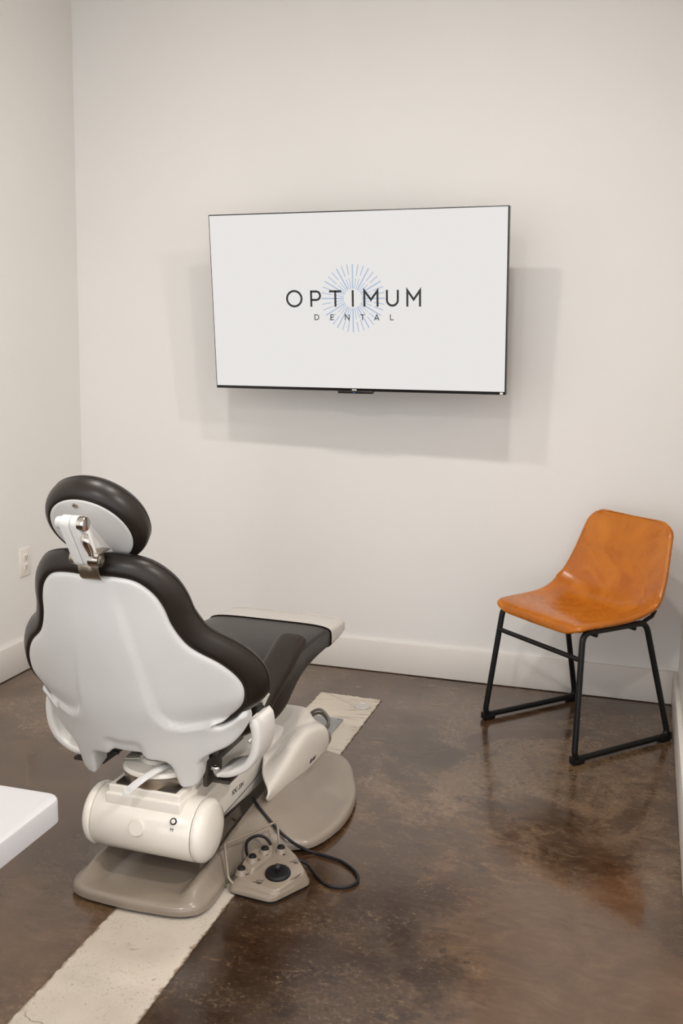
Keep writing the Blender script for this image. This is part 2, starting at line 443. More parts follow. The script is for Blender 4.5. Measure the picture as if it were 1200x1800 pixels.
# ------------------------------------------------------------------ television
def television():
    t = thing('television', 'large black-framed wall television showing a white screen with a sunburst logo', 'television')
    u = Vector((.99933, -.035, .011)).normalized(); v = Vector((-.015, -.090, .996)); v = (v-u*v.dot(u)).normalized(); n = v.cross(u)
    M = Matrix((u, -n if False else n, v)).transposed().to_4x4(); M.translation = Vector((-1.061, 3.7105, 1.505))
    # local: x right, y away from the viewer, z up
    t.matrix_world = M
    w, h = 1.1428, .656
    vs, fs = box_vf(0, .014, 0, w, .028, h, .003)
    mesh('bezel', vs, fs, M_BEZEL, t)
    sb, st_, sl = .0115, .0042, .0045
    zc = (sb-st_)/2; sw, sh = w-2*sl, h-sb-st_
    scr = mesh('screen', *box_vf(0, -.0004, zc, sw, .0016, sh), M_SCREEN, t, smooth=False)
    b = MB(); b.add(*box_vf(0, .045, -.06, .62, .05, .40, .012)); b.build('rear_housing', M_BEZEL, t)
    b = MB(); b.add(*box_vf(0, .085, -.02, .46, .035, .24, .006)); b.add(*box_vf(0, .16, .02, .12, .16, .12, .006)); b.add(*box_vf(0, .235, .03, .30, .03, .22, .006))
    b.build('wall_mount', M_DARKMET, t)
    b = MB(); b.add(*box_vf(.004, .006, -.3305, .138, .024, .012, .003)); sn = b.build('sensor_bar', M_BEZEL, t)
    mesh('indicator_light', *box_vf(0, -.0068, -.332, .005, .002, .002), M_LED, sn, smooth=False)
    mesh('sensor_label', *box_vf(0, -.0018, -.3235, .018, .002, .006), M_OUT, t, smooth=False)
    mesh('corner_sticker', *box_vf(.556, -.0014, -.3225, .011, .002, .007), M_OUT, t, smooth=False)
    D = Matrix.Rotation(R_(90), 4, 'X'); D.translation = Vector((0, -.0016, 0))
    def place(vs): return [D @ Vector(q) for q in vs]
    # sunburst
    cx, cz = 0, .0155; Rr = .1235; b = MB()
    for k in range(36):
        a = R_(k*10); d = Vector((math.sin(a), math.cos(a))); c = Vector((cx, cz))
        if k % 3 == 0: segs = [(.285, 1.0, .0046)]
        else: segs = [(.66 if k % 3 == 1 else .70, 1.0, .0034), (.285, .60 if k % 3 == 1 else .62, .0026)]
        for q0, q1, wd in segs:
            if k in (0, 18) or True:
                vs, fs = ribbon_vf([c+d*Rr*q0, c+d*Rr*q1], wd); b.add(place(vs), fs)
    b.build('sunburst_rays', M_RAY, scr, smooth=False)
    # words drawn as strokes
    def arc(cx, cy, rx, ry, a0, a1, n=20): return [(cx+rx*math.cos(R_(a0+(a1-a0)*i/n)), cy+ry*math.sin(R_(a0+(a1-a0)*i/n))) for i in range(n+1)]
    def letter(ch, x0, x1, y0, y1, w):
        i = w/2; X0, X1, Y0, Y1 = x0+i, x1-i, y0+i, y1-i; xm = (x0+x1)/2; ym = (y0+y1)/2
        if ch == 'O': return [(arc(xm, ym, X1-xm, Y1-ym, 0, 360, 40)[:-1], True)]
        if ch == 'P':
            yb = y0+(y1-y0)*.42; ry = (Y1-yb)/2
            return [([(X0, y0), (X0, y1)], False), ([(x0, Y1), (X1-ry, Y1)]+arc(X1-ry, Y1-ry, ry, ry, 90, -90, 16)+[(X1-ry, yb), (x0, yb)], False)]
        if ch == 'T': return [([(x0, Y1), (x1, Y1)], False), ([(xm, y0), (xm, y1)], False)]
        if ch == 'I': return [([(xm, y0), (xm, y1)], False)]
        if ch == 'M': return [([(X0, y0), (X0, y1-i*.6), (xm, y0+(y1-y0)*.42), (X1, y1-i*.6), (X1, y0)], False)]
        if ch == 'U':
            r = X1-xm; return [([(X0, y1)]+arc(xm, Y0+r, r, r, 180, 360, 18)+[(X1, y1)], False)]
        if ch == 'D':
            ry = Y1-ym; rx = min(X1-X0, ry*1.05)
            return [([(X0, Y0), (X0, Y1), (X1-rx, Y1)]+arc(X1-rx, ym, rx, ry, 90, -90, 18)[1:]+[], True)]
        if ch == 'E': return [([(X0, y0), (X0, y1)], False)]+[([(x0, q), (x1-(0.1*(x1-x0) if q == ym else 0), q)], False) for q in (Y0, ym, Y1)]
        if ch == 'N': return [([(X0, y0), (X0, y1-i*.4), (X1, y0+i*.4), (X1, y1)], False)]
        if ch == 'A': return [([(X0, y0), (xm, y1-i), (X1, y0)], False), ([(x0+(x1-x0)*.22, y0+(y1-y0)*.3), (x1-(x1-x0)*.22, y0+(y1-y0)*.3)], False)]
        if ch == 'L': return [([(X0, y1), (X0, Y0), (x1, Y0)], False)]
    for nm, rows, y0, y1, wd in (('large_logo_letter', [('O', -.264, -.198), ('P', -.167, -.124), ('T', -.092, -.044), ('I', -.004, .004), ('M', .041, .099), ('U', .127, .176), ('M', .204, .259)], -.0145, .0455, .0078),
                           ('small_logo_letter', [('D', -.152, -.133), ('E', -.089, -.075), ('N', -.032, -.014), ('T', .028, .045), ('A', .081, .102), ('L', .142, .156)], -.0635, -.0420, .0032)):
        for ch, a, c in rows:
            b = MB(); ov = .002 if ch == 'O' else 0
            for pts, cl in letter(ch, a, c, y0-ov, y1+ov, wd):
                vs, fs = ribbon_vf(pts, wd, z=.0006, closed=cl); b.add(place(vs), fs)
            b.build(nm, M_INK, scr, smooth=False)
television()

# ------------------------------------------------------------------ wall outlet
def outlet():
    t = thing('wall_outlet', 'white duplex power outlet low on the left wall', 'outlet', (XL, 3.551, .4505), 0)
    mesh('cover_plate', *box_vf(.003, 0, 0, .007, .072, .116, .0025), M_OUT, t)
    for s in (1, -1):
        vs, fs = [], []
        ring = lambda x, k: [(x, k*.0165*math.copysign(abs(math.cos(a))**.7, math.cos(a)), s*.0195+k*.0145*math.copysign(abs(math.sin(a))**.7, math.sin(a))) for a in [2*math.pi*i/28 for i in range(28)]]
        r = mesh('receptacle', *loft([ring(.005, 1), ring(.0082, 1), ring(.009, .93)]), M_OUT, t)
        b = MB()
        for y, hh in ((-.0063, .009), (.0063, .0075)): b.add(*box_vf(.0091, y, s*.0195+.003, .0012, .0022, hh))
        b.add(*lathe_vf([(.0025, .0085), (.0025, .0098)], 'x', 12, c=(0, 0, s*.0195-.0065)))
        b.build('slots', M_SLOT, r, smooth=False)
    mesh('screw', *lathe_vf([(.003, .006), (.003, .0072), (.002, .0078)], 'x', 12), M_OUT, t)
outlet()

# ------------------------------------------------------------------ white table at the left edge
def table():
    zt, th, xr, yf = .752, .037, -.7275, 1.158
    t = thing('white_table', 'white table with a thick rounded slab top at the left edge', 'table', (-1.5, .5, 0))
    x0, y0 = XL+.004, -.6; r = .022
    def arc(cx, cy, a0, a1, n=8): return [(cx+r*math.cos(R_(a0+(a1-a0)*i/n)), cy+r*math.sin(R_(a0+(a1-a0)*i/n))) for i in range(n+1)]
    P = [(x0, y0)]+arc(xr-r, y0+r, -90, 0)+arc(xr-r, yf-r, 0, 90)+[(x0, yf)]
    P = [(a+1.5, b-.5) for a, b in P]; b = .004
    cx = sum(p[0] for p in P)/len(P); cy = sum(p[1] for p in P)/len(P)
    def ins(d): return [(a-d*(1 if a > cx else -1), c-d*(1 if c > cy else -1)) for a, c in P]
    rings = [[(*p, zt-th) for p in ins(b)], [(*p, zt-th+b) for p in P], [(*p, zt-b) for p in P], [(*p, zt-.3*b) for p in ins(.3*b)], [(*p, zt) for p in ins(b)]]
    mesh('tabletop', *loft(rings), M_WHITE, t)
    for yy in (-.95, .05):
        mesh('leg_panel', *box_vf(-.45, yy, (zt-th)/2, .72, .04, zt-th, .003), M_WHITE, t)
table()

# ------------------------------------------------------------------ tan side chair
def tan_chair():
    u = Vector((.739, -.674, 0)); 
    t = thing('side_chair', 'tan leather bucket side chair on black sled legs in the right corner', 'chair', (-.170, 3.613, 0), math.atan2(-.674, .739))
    # local: x across, -y is the sitter's front; b (forward) = -y
    prof = [(.222, .434), (.216, .452), (.19, .463), (.13, .463), (.05, .453), (-.03, .445), (-.09, .446), (-.135, .461), (-.166, .497), (-.183, .545), (-.197, .61), (-.210, .68), (-.222, .733), (-.228, .756)]
    C = catmull([(b, z) for b, z in prof], 5); n = len(C)
    hw = catmull([(0, .204), (.12, .212), (.35, .221), (.55, .236), (.68, .226), (.85, .205), (1, .188)], 12)
    ts = [h[0] for h in hw]; hs = [h[1] for h in hw]
    L = [0]
    for a, b in zip(C, C[1:]): L.append(L[-1]+np.linalg.norm(b-a))
    tot = L[-1]; NA = 28; th = .022
    top = []; nor = []
    for i in range(n):
        s = L[i]/tot; W_ = float(np.interp(s, ts, hs)); rc = .040
        d = min(L[i], tot-L[i])
        if d < rc: W_ -= rc-math.sqrt(rc*rc-(rc-d)**2)
        a = C[max(0, i-1)]; b = C[min(n-1, i+1)]; tg = (b-a)/np.linalg.norm(b-a)
        nn = np.array((-tg[1], tg[0]))  # normal in (b,z)
        if nn[1] < 0 and i < n/2: nn = -nn
        if i >= n/2 and nn[0] < 0: nn = -nn
        curl = .002+.010*sstep(.08, .32, s)+.050*math.exp(-((s-.56)/.20)**2)+.012*sstep(.6, .85, s)*sstep(1.05, .9, s)
        row = []; rn = []
        for k in range(NA+1):
            q = -1+2*k/NA; qq = math.sin(q*math.pi/2)*.35+q*.65
            x = W_*qq; lift = curl*abs(qq)**2.4
            p = C[i]+nn*lift; row.append(np.array((x, -p[0], p[1])))
        top.append(row)
    G = np.array(top); du = np.gradient(G, axis=0); dv = np.gradient(G, axis=1); N = np.cross(dv, du)
    N /= np.linalg.norm(N, axis=2)[..., None]
    if N[n//4, NA//2][2] < 0: N = -N
    rings = []
    for i in range(n):
        e = 1-.35*math.exp(-(min(L[i], tot-L[i])/.012)**2)
        tt = [G[i, k] for k in range(NA+1)]; bb = [G[i, k]-N[i, k]*th*e for k in range(NA+1)]
        ml = (tt[0]+bb[0])/2+(tt[0]-tt[1])/np.linalg.norm(tt[0]-tt[1])*th*.42
        mr = (tt[-1]+bb[-1])/2+(tt[-1]-tt[-2])/np.linalg.norm(tt[-1]-tt[-2])*th*.42
        rings.append([*tt, mr, *bb[::-1], ml])
    def shrink(r, out):
        c = [(np.array(a)) for a in r]; m = len(tt); res = []
        for k in range(len(c)):
            j = k if k < m else (None if k in (m, len(c)-1) else 2*m-(k-0))
            res.append(c[k])
        return res
    def endcap(r, d):
        m = NA+1; mid = [(r[k]+r[2*m-k])/2 for k in range(m)]
        o = []
        for k in range(m): o.append(mid[k]*.6+r[k]*.4+d)
        o.append(r[m]*.5+mid[-1]*.5+d*.5)
        for k in range(m-1, -1, -1): o.append(mid[k]*.6+r[2*m-k]*.4+d)
        o.append(r[-1]*.5+mid[0]*.5+d*.5); return o
    d0 = (C[0]-C[1])/np.linalg.norm(C[0]-C[1])*.009; d1 = (C[-1]-C[-2])/np.linalg.norm(C[-1]-C[-2])*.009
    rings = [endcap(rings[0], np.array((0, -d0[0], d0[1])))]+rings+[endcap(rings[-1], np.array((0, -d1[0], d1[1])))]
    seat = mesh('seat_shell', *loft(rings), M_TAN, t, angle=70)
    md = seat.modifiers.new('sub', 'SUBSURF'); md.levels = 1; md.render_levels = 1
    # sled frame, one bent tube a side
    r = .0105
    def bend(P, rad):
        out = [Vector(P[0])]
        for a, b, c in zip(P, P[1:], P[2:]):
            a, b, c = Vector(a), Vector(b), Vector(c); d1 = (a-b).normalized(); d2 = (c-b).normalized()
            p, q = b+d1*rad, b+d2*rad
            for i in range(7):
                s = i/6; out.append(p*(1-s)**2+b*2*s*(1-s)+q*s*s)
        out.append(Vector(P[-1])); return out
    for s in (-1, 1):
        P = [(s*.231, 0, .017), (s*.233, -.224, .017), (s*.200, -.186, .436), (s*.200, .108, .436), (s*.231, .224, .017), (s*.231, 0, .017)]
        pts = bend(P, .035)[:-1]
        mesh('sled_leg', *tube_vf(pts, r, 12, closed=True), M_BLACK, t)
        for yy in (-.205, .205):
            f = MB(); f.add(*box_vf(s*.231, yy, .010, .026, .046, .020, .005)); 
            f.add(*box_vf(s*.231, yy+math.copysign(.026, yy), .017, .022, .010, .026, .004)); f.build('foot_pad', M_RUB, t)
    b = MB(); b.add(*tube_vf([(-.207, -.197, .348), (.207, -.197, .348)], .0085, 10)); b.build('front_stretcher', M_BLACK, t)
    b = MB()
    for yy in (-.11, .07): b.add(*tube_vf([(-.188, yy, .4155), (.188, yy, .4155)], .0075, 8))
    b.add(*box_vf(0, -.02, .4175, .2, .2, .006))
    b.add(*tube_vf([(.198, .09, .436), (.195, .140, .452), (.19, .160, .470)], .007, 8)); b.add(*tube_vf([(-.198, .09, .436), (-.195, .140, .452), (-.19, .160, .470)], .007, 8))
    b.build('seat_support', M_BLACK, t)
tan_chair()

# ------------------------------------------------------------------ dental chair
DC = thing('dental_chair', 'dental patient chair with dark brown cushions, white back shell and cream motor base', 'dental chair', (-1.125, 2.55, 0), R_(-1.5))
TH = math.atan2(.2, .59); BP0 = Vector((-.012, -.42, .33)); BN = Vector((0, math.cos(TH), math.sin(TH))); BT_ = Vector((0, -math.sin(TH), math.cos(TH)))
def bsurf(s, tt, h): return BP0+Vector((s, 0, 0))+BT_*tt+BN*((1.0+.45*sstep(.20, .08, tt))*s*s-h)
LOBE = [(0, .545), (.06, .545), (.107, .533), (.14, .500), (.157, .46), (.168, .41), (.196, .352), (.250, .298), (.281, .252), (.292, .212), (.284, .172), (.262, .143), (.234, .124), (.212, .117)]
def mirror(P): return P+[(-a, b) for a, b in reversed(P) if abs(a) > 1e-6]
def back():
    # white shell
    top = catmull(LOBE, 6)
    low = [(.212, .117), (.224, .108), (.245, .114), (.262, .126), (.273, .140), (.283, .132), (.280, .100), (.262, .068), (.234, .044), (.200, .034), (.172, .016), (.166, -.020), (.160, -.048), (.143, -.058), (.120, -.054), (.112, -.030), (.107, .008), (.092, .028), (.055, .036), (.042, .046), (0, .047)]
    half = top+catmull(low, 5)[1:]
    out = mirror([tuple(p) for p in half])
    def h(s, tt):
        a = abs(s); x = a-(.048+(.55-tt)*.135); y = tt-.128; r = .06
        qx, qy = max(r-x, 0), max(r-y, 0)
        d = r-math.hypot(qx, qy) if (x < r or y < r) else min(x, y)
        step = (.006+.006*sstep(.30, .17, tt))*(1-sstep(-.003, .007, d))*sstep(.56, .40, tt)
        dome = .012*sstep(.33, 0, math.hypot(s*1.1, tt-.27))
        notch = -.012*sstep(.050, .036, abs(s))*sstep(.098, .078, tt)
        lug = .010*sstep(.03, .0, tt)*0
        return step+dome+notch
    vs, fs = plate_vf(out, bsurf, .011, lambda a, b: .030+.03*sstep(.04, .0, b), .0105, h)
    sh = mesh('back_shell', vs, fs, M_SHELL, DC, angle=60)
    for s in (-1, 1):
        b = MB(); p = bsurf(s*.150, -.035, -.045)
        b.add(*lathe_vf([(.006, 0), (.006, .014), (.004, .018)], 'x', 14, c=(.165 if s > 0 else -.1145, p.y, p.z-.002)))
        b.build('hinge_bolt', M_CHROME if s > 0 else M_SLOT, sh)
    # dark cushion wrapped round the shell
    half = [tuple(p) for p in catmull(LOBE, 8)]+[(.16, .10), (.08, .092), (0, .09)]
    B = resample(mirror(half), .011); B = np.array(B)
    Tn = np.roll(B, -1, 0)-np.roll(B, 1, 0); Tn /= np.linalg.norm(Tn, axis=1)[:, None]; O_ = np.stack([-Tn[:, 1], Tn[:, 0]], 1)
    if np.mean(np.sum(O_*(B-np.array((0, .3))), 1)) < 0: O_ = -O_
    for _ in range(6): O_ = (np.roll(O_, 1, 0)+O_+np.roll(O_, -1, 0)); O_ /= np.linalg.norm(O_, axis=1)[:, None]
    def ring(off, dep, inset=None):
        o = []
        for p, q in zip(B, O_):
            k = .30+.70*sstep(.108, .180, p[1]); 
            if inset is not None:
                c = np.array((0, .31)); w = c+(p-c)*inset
            else: w = p+q*(off*k)
            o.append(bsurf(w[0], w[1], -dep*(.35+.65*k)))
        return o
    rings = [ring(0, 0, .93), ring(-.012, .012), ring(-.002, .006)]
    for i in range(13):
        a = R_(-82+i*14.2); rings.append(ring(.002+.037*max(0, math.cos(a)), .035+.035*math.sin(a)))
    for q, d in ((.97, .074), (.85, .068), (.7, .062), (.45, .058), (.2, .056)): rings.append(ring(0, d, q))
    vs, fs = loft(rings)
    cu = mesh('back_cushion', vs, fs, M_VINYL, DC, angle=70)
    # seam piping on the roll
    b = MB()
    for tt in (.505,):
        pass
    path = [r for r in rings[9]]
    b.add(*tube_vf(path, .0011, 5, closed=True)); b.build('seam', M_RUB, cu)
back()
def headrest():
    th = R_(36); c = Vector((-.013, -.578, .944)); N = Vector((0, math.cos(th), math.sin(th))); T = Vector((0, -math.sin(th), math.cos(th)))
    f = lambda a, b, h: c+Vector((a, 0, 0))+T*b-N*h
    rw, rh = .099, .096
    E = [(rw*math.cos(2*math.pi*k/72), rh*math.sin(2*math.pi*k/72)) for k in range(72)]
    hb = lambda a, b: .007*sstep(.09, 0, math.hypot(a, b))
    pl = mesh('headrest_plate', *plate_vf(E, f, .006, .015, .010, hb), M_SHELL, DC, angle=60)
    rings = []
    def ring(r, dep): return [f(a/rw*(rw+r), b/rh*(rh+r), -dep) for a, b in E]
    rings.append(ring(-.02, .012)); rings.append(ring(-.004, .004))
    for i in range(13):
        a = R_(-85+i*14.2); rings.append(ring(-.001+.0235*max(0, math.cos(a)), .037+.035*math.sin(a)))
    rings += [ring(-.02, .070), ring(-.05, .062), ring(-.08, .058)]
    cu = mesh('headrest_cushion', *loft(rings), M_VINYL, DC, angle=70)
    b = MB(); b.add(*tube_vf(rings[10], .001, 5, closed=True)); b.build('seam', M_RUB, cu)
    mesh('plate_screw', *lathe_vf([(.006, 0), (.006, .003), (.003, .0015), (.001, .0005)], 'z', 16, M=Matrix((Vector((1, 0, 0)), T, -N)).transposed(), c=f(-.008, .080, .001)), M_STEEL, pl)
    # mounting wedge on the plate
    b = MB()
    A = [(-.036, .036), (.012, .036), (.040, -.062), (.006, -.070)]
    Bq = [(-.030, .030), (.004, .030), (.020, -.045), (.0, -.05)]
    r1 = [f(p[0], p[1], .002) for p in A]; r2 = [f(p[0], p[1], .030) for p in Bq]
    b.add(*loft([r1, r2])); wd = b.build('mount_wedge', M_SHELL, DC, angle=30)
    bv = wd.modifiers.new('bev', 'BEVEL'); bv.width = .005; bv.segments = 3
    # articulated neck
    U = Vector((-.006, -.668, .978)); Lo = Vector((.004, -.638, .896))
    b = MB()
    for x0, x1 in ((-.024, -.0008), (.0008, .022)):
        ring2 = []
        dr = (Lo-U); ang = math.atan2(dr.z, dr.y)
        prof = []
        for k in range(13): a = ang+R_(90+180*k/12); prof.append((U.y+.0175*math.cos(a), U.z+.0175*math.sin(a)))
        prof += [(U.y+.45*dr.y-.004, U.z+.45*dr.z-.016)] if False else []
        for k in range(13): a = ang+R_(-90+180*k/12); prof.append((Lo.y+.014*math.cos(a), Lo.z+.014*math.sin(a)))
        def rr(x, s):
            my = sum(p[0] for p in prof)/len(prof); mz = sum(p[1] for p in prof)/len(prof)
            return [(x+.010*(mz_ < U.z-.04), my+(y-my)*s, mz+(mz_-mz)*s) for y, mz_ in prof]
        b.add(*loft([rr(x0, .94), rr(x0+.002, 1), rr(x1-.002, 1), rr(x1, .94)]))
    nk = b.build('neck_arm', M_SHELL, DC, angle=35)
    mesh('pivot_knob', *lathe_vf([(.012, -.038), (.0135, -.035), (.0135, -.022)], 'x', 24, c=(0, U.y, U.z)), M_SHELL, nk)
    mesh('pivot_cap', *lathe_vf([(.0165, .018), (.0165, .026), (.0155, .0262), (.0155, .032), (.0145, .0335), (.006, .034)], 'x', 28, c=(0, U.y-.002, U.z+.001)), M_CHROME, nk)
    b = MB()
    b.add(*lathe_vf([(.0115, .022), (.0155, .022), (.0155, .046), (.0115, .046), (.0105, .030)], 'x', 28, c=(0, Lo.y, Lo.z)))
    b.build('lock_ring', M_CHROME, nk)
    b = MB(); b.add(*lathe_vf([(.014, -.026), (.0145, -.024), (.0145, -.010)], 'x', 24, c=(0, Lo.y+.004, Lo.z))); b.build('lock_ring', M_STEEL, nk)
    # release lever
    P = catmull([(.030, U.y-.004, U.z-.020), (.034, U.y-.010, U.z-.034), (.038, U.y+.000, U.z-.056), (.036, U.y+.010, U.z-.070)], 6)
    rings = []
    for i, p in enumerate(P):
        s = i/(len(P)-1); w = .0065+.004*math.sin(math.pi*min(1, s*1.2)); hth = .005
        rings.append([(p[0]+w*math.cos(a), p[1]+hth*math.sin(a), p[2]) for a in [2*math.pi*k/14 for k in range(14)]])
    mesh('release_lever', *loft(rings), M_CHROME, nk)
    # steel saddle over the cushion
    pts = [(-.668, .876), (-.655, .884), (-.634, .886), (-.62, .880), (-.612, .862), (-.609, .846)]
    pts = [bsurf(0, tt, hh) for tt, hh in ((.598, -.04), (.604, -.015), (.598, .008), (.585, .018), (.570, .020), (.556, .018), (.549, .014))]
    rings = []
    for p in pts:
        rings.append([(-.020, p.y, p.z), (.030, p.y, p.z), (.030, p.y+.004, p.z-.003), (-.020, p.y+.004, p.z-.003)])
    b = MB(); b.add(*loft(rings)); b.add(*box_vf(.006, Lo.y+.014, Lo.z-.018, .030, .030, .020, .003)); b.build('neck_saddle', M_STEEL, DC, angle=50)
headrest()
def seat():
    st = [(-.36, .19, .45, .385), (-.30, .215, .462, .372), (-.2, .232, .462, .358), (-.08, .237, .468, .342), (0, .234, .478, .346), (.06, .229, .486, .364), (.12, .224, .489, .384), (.2, .217, .489, .396), (.3, .212, .485, .402), (.4, .209, .479, .403), (.47, .208, .475, .403), (.56, .205, .467, .408), (.60, .200, .461, .414), (.618, .185, .452, .424)]
    A = np.array(st); ys = np.linspace(A[0, 0], A[-1, 0], 64); rings = []
    C = catmull(st, 6)
    for p in C: rings.append(superring(p[1], p[2], p[3], p[0], 5, 64))
    su = mesh('seat_cushion', *loft(rings), M_VINYL, DC, angle=60)
    b = MB()
    for s in (1,):
        P = [(s*(p[1]-.0045), p[0], p[2]-.0115) for p in C if -.2 < p[0] < .435]; b.add(*tube_vf(P, .0013, 6))
        P = [(s*(p[1]-.0095), p[0], p[2]-.0060) for p in C if -.2 < p[0] < .435]; b.add(*tube_vf(P, .0010, 6))
    b.build('seam', M_RUB, su)
    # plastic toe cover
    rings = []; tc = [p for p in C if p[0] >= .443]
    for i, p in enumerate(tc): rings.append(superring(p[1]+.0035, p[2]+.0035, p[3]-.003, p[0], 5, 64))
    p = tc[-1]; rings.append(superring(p[1]-.008, p[2]-.005, p[3]+.006, p[0]+.012, 4, 64)); rings.append(superring(p[1]-.03, p[2]-.012, p[3]+.010, p[0]+.015, 4, 64))
    tcv = mesh('toe_cover', *loft(rings, cap0=False), M_TOE, DC, angle=60)
    tcv['label'] = 'glossy light grey plastic toe cover'
    b = MB(); i0 = min(range(len(C)), key=lambda i: abs(C[i][0]-.60)); p = C[i0]
    b.add(*tube_vf(superring(p[1]+.0045, p[2]+.0045, p[3]-.003, p[0], 5, 48), .0016, 6, closed=True)); b.build('welt', M_TOE, tcv)
    # board under the leg part
    b = MB(); b.add(*box_vf(0, .44, .398, .34, .30, .012, .004)); b.add(*box_vf(0, -.08, .338, .30, .40, .03, .006)); b.build('seat_board', M_GRAPH, DC)
seat()
def armrest():
    pts = catmull([(-.247, .462), (-.238, .474), (-.20, .492), (-.12, .522), (-.04, .552), (.02, .572), (.040, .574), (.052, .566)], 5)
    rings = []; n = len(pts)
    for i, (y, z) in enumerate(pts):
        s = i/(n-1); e = min(1, .55+.45*math.sin(math.pi/2*min(1, min(s, 1-s)/.10)))
        hw = .0400*e; th = (.058-.014*s)*e
        rings.append(superring(hw, z-.004, z-th-.006, y, 3.2, 28, xc=.232))
    ar = mesh('armrest_pad', *loft(rings), M_VINYL, DC, angle=70)
    b = MB(); b.add(*box_vf(.258, -.222, .448, .014, .040, .07, .004)); b.build('armrest_post', M_TOE, DC)
    b = MB(); b.add(*box_vf(.258, -.262, .425, .010, .03, .095, .002)); b.build('pivot_plate', M_GRAPH, DC)
    b = MB(); b.add(*tube_vf([(.248, -.300, .384), (.258, -.278, .398)], .0052, 12)); b.build('pull_pin', M_CREAM, DC)
    for s in (1, -1):
        P = catmull([(.294, .462), (.302, .435), (.303, .400), (.295, .360), (.272, .325), (.236, .302), (.190, .289)], 6)
        ya, yb = -.335, -.225; rings = []; n = len(P)
        for i in range(n):
            a = P[max(0, i-1)]; c = P[min(n-1, i+1)]; tg = (c-a)/np.linalg.norm(c-a); nr = np.array((tg[1], -tg[0])); 
            if nr[0] > 0: nr = -nr
            s_ = i/(n-1); tk = .030-.010*s_; e = min(1, .62+.38*min(1, min(s_, 1-s_)/.06))
            ring = []
            for k in range(20):
                q = 2*math.pi*k/20; cc, ss = math.cos(q), math.sin(q)
                yy = (ya+yb)/2+(yb-ya)/2*math.copysign(abs(cc)**.35, cc)*(.96 if e < 1 else 1)
                dd = tk/2*math.copysign(abs(ss)**.5, ss)*e+tk/2
                w = P[i]+nr*dd; ring.append((s*w[0]-.012, yy, w[1]))
            rings.append(ring)
        br = mesh('armrest_bracket', *loft(rings), M_ARMW, DC, angle=60)
        b = MB(); b.add(*lathe_vf([(.0042, -.006), (.0042, .003), (.002, .0042)], 'z', 14, c=(s*.212-.012, -.300, .3085))); b.build('bracket_bolt', M_CHROME, br)
        mesh('bracket_foot', *box_vf(s*.198-.012, -.286, .2835, .045, .09, .009, .002), M_DARKMET, br)
        if s < 0: mesh('pivot_bolt', *lathe_vf([(.012, -.292), (.012, -.272), (.008, -.268)], 'x', 18, c=(0, -.335, .448)), M_CHROME, br)
armrest()
